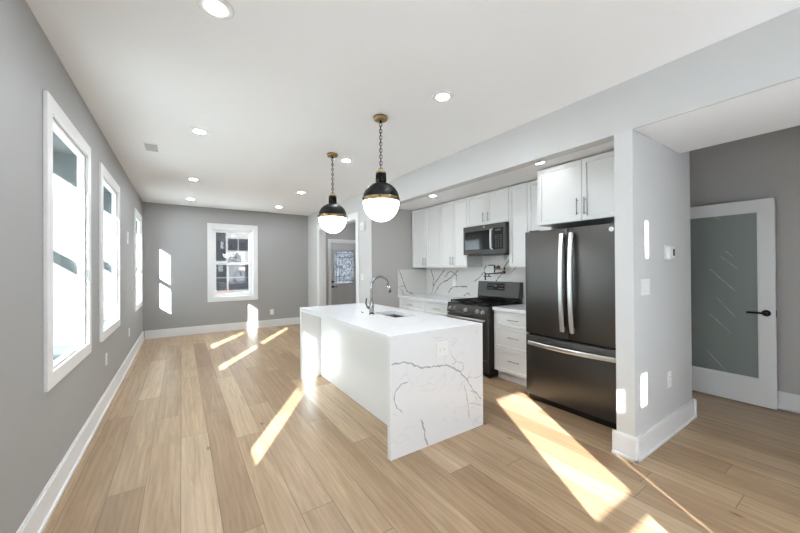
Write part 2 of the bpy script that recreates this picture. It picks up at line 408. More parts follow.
# casing of the entry opening
m = MB()
for s_ in (0, 1):
    x0, x1 = ((XS - .02, XS) if s_ == 0 else (XS + .13, XS + .15))
    m.box(x0, x1, 5.32, 5.43, 0, 2.28); m.box(x0, x1, 7.36, 7.47, 0, 2.28); m.box(x0, x1, 5.32, 7.47, 2.28, 2.40)
m.box(XS, XS + .13, 5.43, 5.445, 0, 2.265); m.box(XS, XS + .13, 7.345, 7.36, 0, 2.265); m.box(XS, XS + .13, 5.43, 7.36, 2.265, 2.28)
struct(m.obj('trim_1', TRIM, None, .003), 'white casing around the entry opening', 'casing')

# ------------------------------------------------------------------ windows
def left_window(n, y0, y1, label):
    t = sempty('window_%d' % n, (XL, (y0 + y1) / 2, WZ0), label, 'window')
    m = MB(); c, p = .088, .02
    m.box(XL, XL + p, y0 - c, y0, WZ0 - c, WZ1 + c); m.box(XL, XL + p, y1, y1 + c, WZ0 - c, WZ1 + c)
    m.box(XL, XL + p, y0, y1, WZ1, WZ1 + c); m.box(XL, XL + p, y0, y1, WZ0 - c, WZ0)
    m.obj('casing', TRIM, t, .003)
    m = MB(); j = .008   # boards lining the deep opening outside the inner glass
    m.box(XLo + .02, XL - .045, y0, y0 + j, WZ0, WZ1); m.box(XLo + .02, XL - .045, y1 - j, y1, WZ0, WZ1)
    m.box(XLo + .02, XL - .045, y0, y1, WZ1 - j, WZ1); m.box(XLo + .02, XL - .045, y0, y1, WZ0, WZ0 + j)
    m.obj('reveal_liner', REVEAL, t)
    m = MB(); f = .024; xa, xb = XL - .045, XL - .002     # slim inner frame with one large pane
    m.box(xa, xb, y0, y0 + f, WZ0, WZ1); m.box(xa, xb, y1 - f, y1, WZ0, WZ1); m.box(xa, xb, y0 + f, y1 - f, WZ1 - f, WZ1); m.box(xa, xb, y0 + f, y1 - f, WZ0, WZ0 + .010)
    fr = m.obj('frame', TRIM, t, .002)
    m = MB(); m.box(XL - .030, XL - .024, y0 + f, y1 - f, WZ0 + .010, WZ1 - f); m.obj('pane', PANEG, fr)
    xg = -.955; y0i, y1i = y0 + j, y1 - j; z0i, z1i = WZ0 + j, WZ1 - j
    for za, zb, dx, g0, g1 in ((z0i, 1.59, .012, z0i + .05, 1.535), (1.59, z1i, -.016, 1.632, 2.247)):
        m = MB(); st = .03
        m.box(xg + dx - .014, xg + dx + .014, y0i, y0i + st, za, zb); m.box(xg + dx - .014, xg + dx + .014, y1i - st, y1i, za, zb)
        m.box(xg + dx - .014, xg + dx + .014, y0i + st, y1i - st, za, g0); m.box(xg + dx - .014, xg + dx + .014, y0i + st, y1i - st, g1, zb)
        so = m.obj('storm_sash', TRIM, t, .002)
        m = MB(); m.box(xg + dx - .003, xg + dx + .003, y0i + st, y1i - st, g0, g1); m.obj('pane', PANE, so)
    return t
left_window(1, *W_OPEN[1], 'tall white window nearest the viewer on the long grey wall')
left_window(2, *W_OPEN[2], 'tall white window in the middle of the long grey wall')
left_window(3, *W_OPEN[3], 'tall white window closest to the far corner')
left_window(4, *W_OPEN[0], 'tall white window beside the viewer, outside the view')

# far wall window
t = sempty('window_5', (.97, YB, BWZ[0]), 'white window on the far wall looking onto dark buildings', 'window')
m = MB(); (x0, x1), (z0, z1) = BWX, BWZ; c, p = .095, .02
m.box(x0 - c, x0, YB - p, YB, z0 - c, z1 + c); m.box(x1, x1 + c, YB - p, YB, z0 - c, z1 + c)
m.box(x0, x1, YB - p, YB, z1, z1 + c); m.box(x0, x1, YB - p, YB, z0 - c, z0); m.obj('casing', TRIM, t, .003)
m = MB(); j = .01
m.box(x0, x0 + j, YB, YB + .28, z0, z1); m.box(x1 - j, x1, YB, YB + .28, z0, z1); m.box(x0, x1, YB, YB + .28, z1 - j, z1); m.box(x0, x1, YB, YB + .28, z0, z0 + j)
m.obj('jamb_liner', TRIM, t)
m = MB(); yg = YB + .15; f = .035
m.box(x0 + j, x0 + j + f, yg - .04, yg + .04, z0 + j, z1 - j); m.box(x1 - j - f, x1 - j, yg - .04, yg + .04, z0 + j, z1 - j)
m.box(x0 + j, x1 - j, yg - .04, yg + .04, z1 - j - f, z1 - j); m.box(x0 + j, x1 - j, yg - .04, yg + .04, z0 + j, z0 + j + f); m.obj('frame', TRIM, t, .002)
xa, xb = x0 + j + f, x1 - j - f
for za, zb, dy in ((z0 + j + f, 1.53, -.018), (1.49, z1 - j - f, .018)):
    m = MB(); st = .035; y_ = yg + dy
    m.box(xa, xa + st, y_ - .016, y_ + .016, za, zb); m.box(xb - st, xb, y_ - .016, y_ + .016, za, zb)
    m.box(xa + st, xb - st, y_ - .016, y_ + .016, zb - st, zb); m.box(xa + st, xb - st, y_ - .016, y_ + .016, za, za + st)
    so = m.obj('sash', TRIM, t, .002)
    m = MB(); m.box(xa + st, xb - st, y_ - .003, y_ + .003, za + st, zb - st); m.obj('pane', PANE, so)

# rear openings behind the viewer
for i, (a, b, c_, d) in enumerate(RW):
    t = sempty('window_%d' % (6 + i), ((a + b) / 2, YR, c_), 'small window in the wall behind the viewer, tint added to dim sunlight', 'window')
    m = MB(); y_ = YR - .13
    m.box(a, b, y_ - .003, y_ + .003, c_, d); m.obj('pane', PANED, t)
    if i == 0:
        m = MB(); m.box(a, b, YR - .145, YR - .115, .866, .919); m.box(a, a + .10, YR - .145, YR - .115, c_, .866); m.box(b - .12, b, YR - .145, YR - .115, c_, .866); m.obj('sash_rail', TRIM, t)

for i, (a, b, c_, d) in enumerate(FILL_WIN):
    t = sempty('window_%d' % (20 + i), ((a + b) / 2, YR, c_), 'added cloth covered window behind the viewer for fill light', 'window')
    m = MB(); m.box(a, b, YR - .135, YR - .13, c_, d); m.obj('pane', PANE, t)
    m = MB(); m.box(a + .005, b - .005, YR - .06, YR - .058, c_ + .005, d - .005); m.obj('fill_screen', FILL_CLOTH, t)

# ------------------------------------------------------------------ doors
t = sempty('door_1', (3.69, YB + .05, 0), 'grey front door with leaded glass panel seen through the opening', 'door')
y0, y1 = YB + .045, YB + .085; a, b = DX[0] + .012, DX[1] - .012; gx0, gx1, gz0, gz1 = 3.40, 3.975, .965, 1.85
m = MB(); wallgrid(m, 'y', y0, y1, a, b, .012, 2.058, [(gx0, gx1, gz0, gz1)]); weld(m); m.obj('slab', DOORG, t)
for px0, px1 in ((3.40, 3.665), (3.71, 3.975)):
    m = MB()
    for q in ((px0, px0 + .02, .22, .80), (px1 - .02, px1, .22, .80), (px0, px1, .78, .80), (px0, px1, .22, .24)): m.box(q[0], q[1], y0 - .006, y0, q[2], q[3])
    m.box(px0 + .05, px1 - .05, y0 - .006, y0, .27, .75); m.obj('raised_panel', DOORG, t, .003)
m = MB()
for q in ((gx0 - .025, gx0, gz0 - .025, gz1 + .025), (gx1, gx1 + .025, gz0 - .025, gz1 + .025), (gx0, gx1, gz1, gz1 + .025), (gx0, gx1, gz0 - .025, gz0)): m.box(q[0], q[1], y0 - .01, y0, q[2], q[3])
m.obj('glass_surround', DOORG, t, .002)
m = MB(); m.box(gx0, gx1, y0 + .015, y0 + .02, gz0, gz1); gl = m.obj('leaded_glass', LEAD, t)
m = MB()
def came(u0, v0, u1, v1, r_=.0065): m.cyl((gx0 + u0 * (gx1 - gx0), y0 + .011, gz0 + v0 * (gz1 - gz0)), (gx0 + u1 * (gx1 - gx0), y0 + .011, gz0 + v1 * (gz1 - gz0)), r_, n=6)
for q in ((.1, 0, .1, 1), (.9, 0, .9, 1), (0, .08, 1, .08), (0, .92, 1, .92), (.25, .08, .25, .92), (.75, .08, .75, .92), (.1, .22, .9, .22), (.1, .8, .9, .8), (.5, .8, .5, .92), (.5, .08, .5, .22), (.25, .8, .5, .62), (.75, .8, .5, .62), (.25, .22, .5, .4), (.75, .22, .5, .4), (.38, .51, .5, .62), (.62, .51, .5, .62), (.38, .51, .5, .4), (.62, .51, .5, .4), (0, .5, .38, .51), (.62, .51, 1, .5)): came(*q)
m.obj('came', CAME, gl)
m = MB(); m.cyl((3.345, y0, .885), (3.345, y0 - .018, .885), .03); m.cyl((3.345, y0 - .018, .885), (3.345, y0 - .05, .885), .011); m.sweep_bar([(3.335, y0 - .05, .885), (3.46, y0 - .05, .885)], (0, 0, 1), .02, .012); m.obj('handle', BLACK, t)
m = MB(); m.cyl((3.345, y0, 1.02), (3.345, y0 - .02, 1.02), .03); m.box(3.34, 3.35, y0 - .035, y0 - .02, 1.0, 1.04); m.obj('deadbolt', BLACK, t)
m = MB(); m.box(DX[0] - .08, DX[0], YB - .02, YB, 0, 2.07); m.box(DX[1], DX[1] + .08, YB - .02, YB, 0, 2.07); m.box(DX[0] - .08, DX[1] + .08, YB - .02, YB, 2.07, 2.15); m.obj('casing', TRIM, t, .003)

t = sempty('door_2', (4.68, 1.03, 0), 'white framed frosted glass door standing open against hall wall', 'door')
dx0, dx1, dy0, dy1, dz0, dz1 = 4.66, 4.70, .60, 1.46, .012, 2.02; gy0, gy1, gz0, gz1 = .705, 1.355, .265, 1.905
m = MB(); wallgrid(m, 'x', dx0, dx1, dy0, dy1, dz0, dz1, [(gy0, gy1, gz0, gz1)]); weld(m); m.obj('door_frame', TRIM, t, .002)
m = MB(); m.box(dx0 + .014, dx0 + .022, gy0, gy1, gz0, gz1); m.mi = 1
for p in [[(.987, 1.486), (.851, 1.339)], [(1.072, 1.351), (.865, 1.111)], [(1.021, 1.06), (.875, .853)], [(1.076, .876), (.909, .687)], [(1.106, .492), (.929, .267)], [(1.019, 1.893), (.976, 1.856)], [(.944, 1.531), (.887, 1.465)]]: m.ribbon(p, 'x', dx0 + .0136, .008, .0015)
m.obj('frosted_pane', [FROST, STREAK], t)
m = MB()
for q in ((gy0, gy0 + .012, gz0, gz1), (gy1 - .012, gy1, gz0, gz1), (gy0, gy1, gz1 - .012, gz1), (gy0, gy1, gz0, gz0 + .012)): m.box(dx0 + .005, dx0 + .014, *q)
m.obj('glazing_bead', TRIM, t)
m = MB(); m.cyl((dx0, .66, .918), (dx0 - .014, .66, .918), .032, .028, 24); m.cyl((dx0 - .014, .66, .918), (dx0 - .05, .66, .918), .011); m.sweep_bar([(dx0 - .05, .652, .918), (dx0 - .05, .72, .920), (dx0 - .045, .785, .918)], (0, 0, 1), .019, .012)
m.cyl((dx1, .66, .918), (dx1 + .014, .66, .918), .032, .028, 24); m.cyl((dx1 + .014, .66, .918), (dx1 + .05, .66, .918), .011); m.sweep_bar([(dx1 + .05, .652, .918), (dx1 + .045, .785, .918)], (0, 0, 1), .019, .012)
m.obj('handle', BLACK, t)
m = MB(); m.box(dx0 + .008, dx1 - .008, dy0 - .002, dy0, .885, .95); m.obj('latch_plate', BLACK, t)
m = MB()
for z_ in (.25, 1.05, 1.8): m.cyl((4.715, 1.465, z_), (4.715, 1.465, z_ + .09), .008)
for z_ in (.25, 1.05, 1.8): m.box(4.70, XH, 1.46, 1.47, z_, z_ + .09)
m.obj('hinge', BLACK, t)

# ------------------------------------------------------------------ outside
m = MB(); m.box(-60, 60, -60, 60, -.75, -.6); struct(m.obj('ground_outside', GROUND), 'pale street level ground outside', 'ground')
t = thing('street_building', (2.2, 20, -.6), 'dark panelled building with white masonry bands seen through far window', 'building')
boxobj('facade', BRICKW, t, (-7, 9, 20.0, 22, -.6, 7))
for a, b, c_, d in ((1.20, 1.97, 1.84, 3.38), (2.10, 2.56, 2.41, 3.04), (2.63, 3.30, 2.41, 3.04), (1.40, 2.01, .95, 1.60), (2.13, 3.30, .95, 1.60), (1.40, 2.01, .25, .89), (2.13, 3.30, .25, .89), (4.0, 5.2, .6, 3), (-1, .6, .6, 3)):
    boxobj('window', SIDING, t, (a, b, 19.95, 20.02, c_, d))
m = MB(); m.box(2.10, 2.60, 19.95, 20.02, 1.74, 2.26); m.box(2.60, 2.72, 19.95, 20.02, 1.74, 2.14); m.obj('entry_hood', SIDING, t)
boxobj('sign', SIGNO, t, (2.63, 2.95, 19.92, 19.96, 1.30, 1.48))
boxobj('brick_base', REDB, t, (1.2, 2.3, 19.9, 20.01, -.6, .16))

# ------------------------------------------------------------------ cabinets
def shaker(mb, xf, y0, y1, z0, z1, t=.02, rail=.058, rec=.013):
    f = mb.box(xf, xf + t, y0, y1, z0, z1)[0]
    f.normal_update()
    if f.normal.x > 0: f.normal_flip()
    bmesh.ops.inset_individual(mb.bm, faces=[f], thickness=rail, depth=0)
    bmesh.ops.inset_individual(mb.bm, faces=[f], thickness=.005, depth=-rec)
def pull_v(parent, x, y, z0, z1, mt=None):
    m = MB(); m.cyl((x - .028, y, z0), (x - .028, y, z1), .0055, n=10)
    for z in (z0 + .018, z1 - .018): m.cyl((x, y, z), (x - .028, y, z), .0045, n=8)
    return m.obj('handle', mt or NICKEL, parent)
def pull_h(parent, x, y0, y1, z):
    m = MB(); m.cyl((x - .028, y0, z), (x - .028, y1, z), .0055, n=10)
    for y in (y0 + .018, y1 - .018): m.cyl((x, y, z), (x - .028, y, z), .0045, n=8)
    return m.obj('handle', NICKEL, parent)
def upper(y0, y1, z0, z1, xf, splits, label, hz, hpos, depth_to=XK - .002, hide=()):
    t = thing('wall_cabinet', ((xf + depth_to) / 2, (y0 + y1) / 2, z0), label, 'cabinet', 'white wall cabinets')
    boxobj('body', CAB, t, (xf + .021, depth_to, y0 + .001, y1 - .001, z0, z1))
    ys = [y0, *splits, y1]
    for i in range(len(ys) - 1):
        m = MB(); shaker(m, xf, ys[i] + .003, ys[i + 1] - .003, z0 + .002, z1 - .002)
        d = m.obj('door', CAB, t, .0012, 1)
        if i not in hide: pull_v(d, xf, hpos[i], hz[0], hz[1])
    return t
XU = 3.50; ZU = 2.408; ZB = 1.377
upper(4.068, 4.838, ZB, ZU, XU, [4.45], 'two door white wall cabinet against the kitchen end wall', (1.415, 1.545), (4.415, 4.487))
upper(3.463, 4.066, ZB, ZU, XU, [3.765], 'two door white wall cabinet next to the microwave, over the worktop', (1.415, 1.545), (3.735, 3.797))
upper(2.717, 3.461, 1.968, ZU, XU, [3.088], 'short white wall cabinet directly above the microwave', (2.005, 2.135), (3.045, 3.13))
upper(2.13, 2.715, ZB, ZU, XU, [2.445], 'tall narrow white wall cabinet between microwave and refrigerator', (1.415, 1.545), (2.41, 2.48), hide=(0, 1))
upper(1.14, 2.105, 1.818, ZU, 3.19, [1.635], 'white wall cabinet above the refrigerator', (1.875, 2.035), (1.60, 1.67))

XB = 3.22; ZC = .887
def base_unit(y0, y1, drawers, doors, label):
    t = thing('base_cabinet', ((XB + XK) / 2, (y0 + y1) / 2, 0), label, 'cabinet', 'white base cabinets')
    boxobj('body', CAB, t, (XB + .021, XK - .002, y0 + .001, y1 - .001, .11, .845))
    boxobj('toe_kick', CAB, t, (XB + .075, XK - .01, y0 + .002, y1 - .002, 0, .11))
    for z0, z1 in drawers:
        m = MB(); shaker(m, XB, y0 + .003, y1 - .003, z0, z1, rail=.05 if z1 - z0 > .2 else .035)
        d = m.obj('drawer', CAB, t, .0012, 1); c = (y0 + y1) / 2; pull_h(d, XB, c - .075, c + .075, (z0 + z1) / 2 + (.02 if z1 - z0 > .2 else 0))
    if doors:
        c = (y0 + y1) / 2
        for a, b, hy in ((y0, c, c - .04), (c, y1, c + .04)):
            m = MB(); shaker(m, XB, a + .003, b - .003, .115, .655); d = m.obj('door', CAB, t, .0012, 1); pull_v(d, XB, hy, .5, .63)
    return t
base_unit(2.135, 2.733, [(.665, .838), (.39, .658), (.115, .383)], False, 'white three drawer base cabinet between range and refrigerator')
base_unit(3.478, 4.138, [(.668, .838)], True, 'white base cabinet beside the range with top drawer')
base_unit(4.14, 4.852, [(.668, .838)], True, 'white base cabinet in the corner below the side splash')

def worktop(y0, y1, label):
    m = MB(); m.box(3.195, XK - .001, y0, y1, .847, ZC)
    return tag(m.obj('worktop', QZ, None, .002), label, 'worktop', 'white quartz worktops')
worktop(2.132, 2.734, 'short white quartz worktop between range and refrigerator')
worktop(3.477, YE - .002, 'white quartz worktop running from range to end wall')

SPL = [[(4.314, 1.344), (4.42, 1.25), (4.566, 1.118), (4.641, 1.031), (4.661, 0.946), (4.688, 0.889)], [(3.957, 1.348), (4.084, 1.255), (4.249, 1.162), (4.421, 1.099), (4.53, 1.0), (4.605, 0.889)], [(4.713, 1.348), (4.657, 1.247), (4.628, 1.164), (4.641, 1.031)], [(4.148, 1.31), (4.02, 1.245), (4.037, 1.168), (4.086, 1.055), (4.184, 1.006), (4.224, 0.936)], [(4.086, 1.055), (3.929, 1.062), (3.78, 1.069)], [(3.871, 0.904), (3.767, 0.964), (3.71, 0.925)], [(4.316, 1.217), (4.214, 1.298), (4.148, 1.317)],
       [(2.956, 1.488), (3.043, 1.389), (3.093, 1.282), (3.178, 1.199), (3.26, 1.10)], [(3.64, 1.15), (3.54, 1.204), (3.43, 1.30), (3.38, 1.42)], [(2.93, 1.30), (2.85, 1.38)]]
m = MB(); m.box(3.825, XK - .001, 3.463, YE - .016, ZC + .001, ZB - .001); m.box(3.825, XK - .001, 2.717, 3.463, ZC + .001, 1.967); m.box(3.825, XK - .001, 2.135, 2.717, ZC + .001, ZB - .001)
m.mi = 1
for p in SPL: m.ribbon(p, 'x', 3.8244, .017)
tag(m.obj('backsplash', [QZB, VEINB]), 'veined pale quartz backsplash behind the range and worktops', 'backsplash')
m = MB(); m.box(3.195, 3.824, YE - .015, YE - .002, ZC + .001, 1.345); m.mi = 1
for p in [[(3.213, 1.340), (3.282, 1.183), (3.338, 1.052), (3.395, 0.943), (3.542, 0.9)], [(3.197, 1.034), (3.295, 1.054), (3.338, 1.052)], [(3.238, 1.009), (3.281, 0.96), (3.317, 0.892)]]: m.ribbon(p, 'y', YE - .0156, .014)
tag(m.obj('side_splash', [QZB, VEINB]), 'short veined quartz splash on the grey end wall', 'backsplash')

# ------------------------------------------------------------------ island
IX0, IX1, IY0, IY1 = 1.235, 2.19, 1.985, 4.12
t = thing('island_cabinet', (1.82, 3.05, 0), 'white island cabinet under the quartz top with smooth back panel', 'cabinet')
m = MB(); m.box(1.51, 2.13, IY0 + .041, IY1 - .041, .10, .846); bmesh.ops.delete(m.bm, geom=[f for f in m.bm.faces if f.normal.z > .5 or all(abs(v.co.z - .846) < 1e-4 for v in f.verts)], context='FACES'); m.obj('body', CAB, t)
boxobj('back_panel', PANELW, t, (1.49, 1.509, IY0 + .041, IY1 - .041, 0, .846))
boxobj('toe_kick', CAB, t, (1.52, 2.06, IY0 + .05, IY1 - .05, 0, .10))
for i in range(4):
    w_ = (IY1 - IY0 - .09) / 4; a = IY0 + .045 + i * w_
    m = MB(); f = m.box(2.131, 2.15, a + .002, a + w_ - .002, .115, .838)[1]; f.normal_update()
    bmesh.ops.inset_individual(m.bm, faces=[f], thickness=.058, depth=0); bmesh.ops.inset_individual(m.bm, faces=[f], thickness=.004, depth=-.009)
    m.obj('door', CAB, t)
t = thing('island_worktop', (1.71, 3.05, 0), 'white veined quartz island top with waterfall ends', 'worktop')
SX0, SX1, SY0, SY1 = 1.745, 2.02, 2.70, 3.16
m = MB(); wallgrid_z = [(IX0, SX0, IY0, IY1), (SX1, IX1, IY0, IY1), (SX0, SX1, IY0, SY0), (SX0, SX1, SY1, IY1)]
xs = [IX0, SX0, SX1, IX1]; ys = [IY0, SY0, SY1, IY1]
for i in range(3):
    for k in range(3):
        if i == 1 and k == 1: continue
        m.box(xs[i], xs[i + 1], ys[k], ys[k + 1], .847, ZC)
weld(m); m.mi = 1
for p in ([(1.25, 2.25), (1.42, 2.33), (1.65, 2.30), (1.9, 2.42), (2.18, 2.38)], [(1.3, 3.2), (1.45, 3.35), (1.55, 3.6), (1.75, 3.75)], [(1.9, 2.42), (2.05, 2.55), (2.18, 2.6)], [(1.25, 2.7), (1.4, 2.62), (1.6, 2.5)]): m.ribbon(p, 'z', ZC + .0004, .008)
m.obj('top_slab', [QZ, VEINF], t)
ISL = [[(1.24, 0.686), (1.343, 0.685), (1.418, 0.662), (1.518, 0.613), (1.635, 0.604), (1.781, 0.59), (1.889, 0.53), (1.985, 0.449), (2.067, 0.325), (2.17, 0.229)], [(1.805, 0.579), (1.874, 0.602), (1.937, 0.587), (1.959, 0.536), (1.936, 0.505), (1.848, 0.544)], [(1.806, 0.699), (1.837, 0.649), (1.88, 0.601)], [(1.392, 0.527), (1.329, 0.523), (1.28, 0.482), (1.267, 0.435), (1.291, 0.368), (1.34, 0.315)], [(1.499, 0.228), (1.525, 0.183), (1.541, 0.125), (1.541, 0.082), (1.568, 0.02), (1.58, 0.003)], [(1.968, 0.405), (1.983, 0.319), (2.005, 0.219), (2.017, 0.098)], [(2.188, 0.434), (2.102, 0.431), (2.001, 0.446)], [(1.999, 0.221), (2.1, 0.209), (2.176, 0.166)], [(2.027, 0.333), (2.084, 0.292), (2.117, 0.217)],
       [(1.496, 0.468), (1.577, 0.483), (1.633, 0.461), (1.706, 0.491), (1.721, 0.522)], [(1.522, 0.441), (1.605, 0.419), (1.676, 0.441)], [(1.577, 0.483), (1.592, 0.524), (1.662, 0.532)], [(1.253, 0.136), (1.338, 0.1), (1.376, 0.12)], [(1.242, 0.324), (1.327, 0.308)], [(1.622, 0.836), (1.708, 0.799), (1.783, 0.805)], [(1.636, 0.812), (1.68, 0.825), (1.738, 0.822)], [(1.38, 0.668), (1.384, 0.574), (1.43, 0.502)], [(1.292, 0.551), (1.367, 0.598), (1.418, 0.568)], [(1.326, 0.175), (1.376, 0.203), (1.467, 0.188)], [(1.289, 0.166), (1.363, 0.155), (1.414, 0.088)], [(2.115, 0.036), (2.081, 0.069), (2.167, 0.008)], [(1.239, 0.521), (1.262, 0.436)]]
WID = [.013, .006, .006, .009, .016, .008, .005, .006, .005]
m = MB(); m.box(IX0, IX1, IY0, IY0 + .04, 0, .847)
for i, p in enumerate(ISL):
    m.mi = 1 if i < 9 else 2; m.ribbon(p, 'y', IY0 - .0004, WID[i] if i < 9 else .004)
m.obj('waterfall_panel', [QZ, VEIN, VEINF], t)
boxobj('waterfall_panel', QZ, t, (IX0, IX1, IY1 - .04, IY1, 0, .847))

# sink, faucet, hole cover, outlet on the island
t = thing('kitchen_sink', (1.88, 2.93, .66), 'stainless steel sink set into the island top', 'sink')
m = MB(); g = .012; zb = .67
m.box(SX0 - g, SX0, SY0 - g, SY1 + g, zb, .846); m.box(SX1, SX1 + g, SY0 - g, SY1 + g, zb, .846); m.box(SX0, SX1, SY0 - g, SY0, zb, .846); m.box(SX0, SX1, SY1, SY1 + g, zb, .846); m.box(SX0 - g, SX1 + g, SY0 - g, SY1 + g, zb - .012, zb)
m.obj('basin', NICKEL, t)
m = MB(); m.cyl((1.88, 2.93, zb), (1.88, 2.93, zb + .004), .045, n=28); m.cyl((1.88, 2.93, zb + .004), (1.88, 2.93, zb + .008), .025, n=20); m.obj('drain', CHROME, t)
t = thing('faucet', (1.655, 3.02, ZC), 'tall gooseneck pull-down faucet standing behind the island sink', 'faucet')
fy = 3.02; fx = 1.655
m = MB(); m.cyl((fx, fy, ZC), (fx, fy, ZC + .012), .03, .028, 28); m.cyl((fx, fy, ZC + .012), (fx, fy, ZC + .13), .0245, .021, 28); m.cyl((fx, fy, ZC + .13), (fx, fy, ZC + .16), .021, .0135, 24); m.obj('body', CHROME, t)
pts = [(fx, fy, ZC + .15), (fx, fy, ZC + .29)]
cx, cz, rr = fx + .10, ZC + .295, .10
for i in range(1, 15): a = math.pi - i * (math.pi * .93) / 14; pts.append((cx + rr * math.cos(a), fy, cz + rr * math.sin(a)))
m = MB(); m.tube(pts, .0135, 16); m.obj('spout', CHROME, t)
e = Vector(pts[-1]); d = (e - Vector(pts[-2])).normalized()
m = MB(); m.cyl(e, e + d * .03, .0125, .016, 20); m.cyl(e + d * .03, e + d * .095, .016, .0175, 20); m.cyl(e + d * .095, e + d * .10, .015, .013, 20); m.obj('spray_head', CHROME, t)
m = MB(); m.cyl((fx, fy + .0, ZC + .075), (fx - .035, fy + .02, ZC + .075), .016, n=16); m.sweep_bar([(fx - .035, fy + .02, ZC + .07), (fx - .05, fy + .03, ZC + .115), (fx - .042, fy + .03, ZC + .175)], (0, 1, 0), .022, .012); m.obj('lever', SLATED, t, .001)
m = MB(); m.lathe([(0, ZC + .006), (.016, ZC + .006), (.02, ZC + .003), (.021, ZC)], (1.652, 3.235), 24); tag(m.obj('air_switch_button', CHROME), 'small round metal button beside the island faucet', 'button')

def outlet(name, c, n, wd, hd, label, kind='outlet', gang=1, group=None):
    """wall plate centred at c; n is the face it sits on: '+x','-x','-y'"""
    t = thing(name, c, label, 'outlet' if kind == 'outlet' else 'light switch', group)
    u = Vector((0, 1, 0)) if n[1] == 'x' else Vector((1, 0, 0)); nn = Vector(((1 if n[0] == '+' else -1), 0, 0)) if n[1] == 'x' else Vector((0, -1, 0))
    c = Vector(c)
    def bb(mb, u0, u1, z0, z1, d0, d1):
        A = c + u * u0 + nn * d0 + Vector((0, 0, z0)); B = c + u * u1 + nn * d1 + Vector((0, 0, z1))
        mb.box(min(A.x, B.x), max(A.x, B.x), min(A.y, B.y), max(A.y, B.y), A.z, B.z)
    m = MB(); bb(m, -wd / 2, wd / 2, -hd / 2, hd / 2, 0, .006); m.obj('plate', PLAST, t, .002)
    for g in range(gang):
        off = (g - (gang - 1) / 2) * .046
        if kind == 'outlet':
            for k in (-1, 1):
                m = MB()
                if wd > hd: bb(m, k * .021 - .014, k * .021 + .014, -.016, .016, .006, .009)
                else: bb(m, -.016, .016, k * .021 - .014, k * .021 + .014, .006, .009)
                ro = m.obj('receptacle', PLAST, t, .001)
                m = MB(); o = k * .021
                for q in (-.006, .006):
                    if wd > hd: bb(m, o - .005, o + .005, q - .001, q + .001, .009, .0095)
                    else: bb(m, q - .001, q + .001, o - .005, o + .005, .009, .0095)
                m.obj('slot', BLACK, ro)
        else:
            m = MB(); bb(m, off - .0165, off + .0165, -.034, .034, .006, .0085); m.obj('rocker', PLAST, t, .001)
            m = MB(); bb(m, off - .018, off + .018, -.0355, .0355, .006, .0065); m.obj('rocker_frame', PLASTG, t)
    return t
outlet('power_outlet', (1.722, IY0, .727), '-y', .118, .11, 'white outlet on the veined end of the island', group='wall outlets')
outlet('power_outlet', (XL, 4.42, .47), '+x', .075, .12, 'white outlet under the windows, nearer of the two on that wall', group='wall outlets')
outlet('power_outlet', (XL, 6.17, .465), '+x', .075, .12, 'white outlet low on window wall near the far corner', group='wall outlets')
outlet('power_outlet', (1.79, YB, .345), '-y', .08, .125, 'white outlet on the far wall right of the window', group='wall outlets')
outlet('power_outlet', (3.31, 1.01, .45), '-y', .08, .13, 'white outlet low on the pale partition wall', group='wall outlets')
outlet('power_outlet', (3.825, 4.08, 1.12), '-x', .075, .12, 'white outlet on the veined kitchen backsplash', group='wall outlets')
outlet('light_switch', (2.855, 1.01, 1.222), '-y', .164, .12, 'white three gang switch plate on the partition wall', 'switch', 3, 'switch plates')
outlet('light_switch', (XS, 5.20, 1.22), '-x', .12, .115, 'white switch plate beside the entry opening', 'switch', 2, 'switch plates')
outlet('light_switch', (XL, 6.04, 1.83), '+x', .12, .17, 'white plate high on window wall between second and third window', 'switch', 1, 'switch plates')
t = thing('thermostat', (3.32, 1.01, 1.485), 'white thermostat with dark display on the partition wall', 'thermostat')
boxobj('back_plate', PLAST, t, (3.235, 3.375, 1.002, 1.01, 1.425, 1.545), .002)
boxobj('body', PLAST, t, (3.265, 3.365, .978, 1.002, 1.435, 1.535), .006)
boxobj('display', DARKP, t, (3.325, 3.36, .9765, .978, 1.46, 1.515))
t = thing('door_chime', (XS, 5.13, 2.12), 'white door chime box high on the pale passage wall', 'chime')
boxobj('cover', PLAST, t, (XS - .045, XS, 5.06, 5.21, 2.045, 2.185), .006); 
m = MB()
for i in range(5): m.box(XS - .0455, XS - .045, 5.085, 5.185, 2.065 + i * .012, 2.069 + i * .012)
m.obj('sound_slots', PLASTG, t)

# ------------------------------------------------------------------ range
RY0, RY1, RX = 2.738, 3.472, 3.115
t = thing('gas_range', (3.48, 3.1, 0), 'slate and black gas range with five knobs under the microwave', 'range')
boxobj('body', BLACK, t, (RX + .032, 3.80, RY0, RY1, .03, .878), .002)
for x_ in (3.2, 3.74):
    for y_ in (RY0 + .04, RY1 - .04): m = MB(); m.cyl((x_, y_, 0), (x_, y_, .03), .018, n=12); m.obj('foot', BLACK, t)
m = MB(); m.box(RX + .01, 3.80, RY0, RY1, .878, .893); m.obj('cooktop', BLACK, t, .004)
m = MB()
v = [m.bm.verts.new(p) for p in ((RX - .005, RY0, .762), (RX + .03, RY0, .762), (RX + .03, RY0, .878), (RX + .012, RY0, .878), (RX - .005, RY1, .762), (RX + .03, RY1, .762), (RX + .03, RY1, .878), (RX + .012, RY1, .878))]
for q in ((0, 1, 2, 3), (7, 6, 5, 4), (0, 3, 7, 4), (1, 5, 6, 2), (3, 2, 6, 7), (0, 4, 5, 1)): m.bm.faces.new([v[i] for i in q])
m.obj('control_panel', SLATE, t, .002)
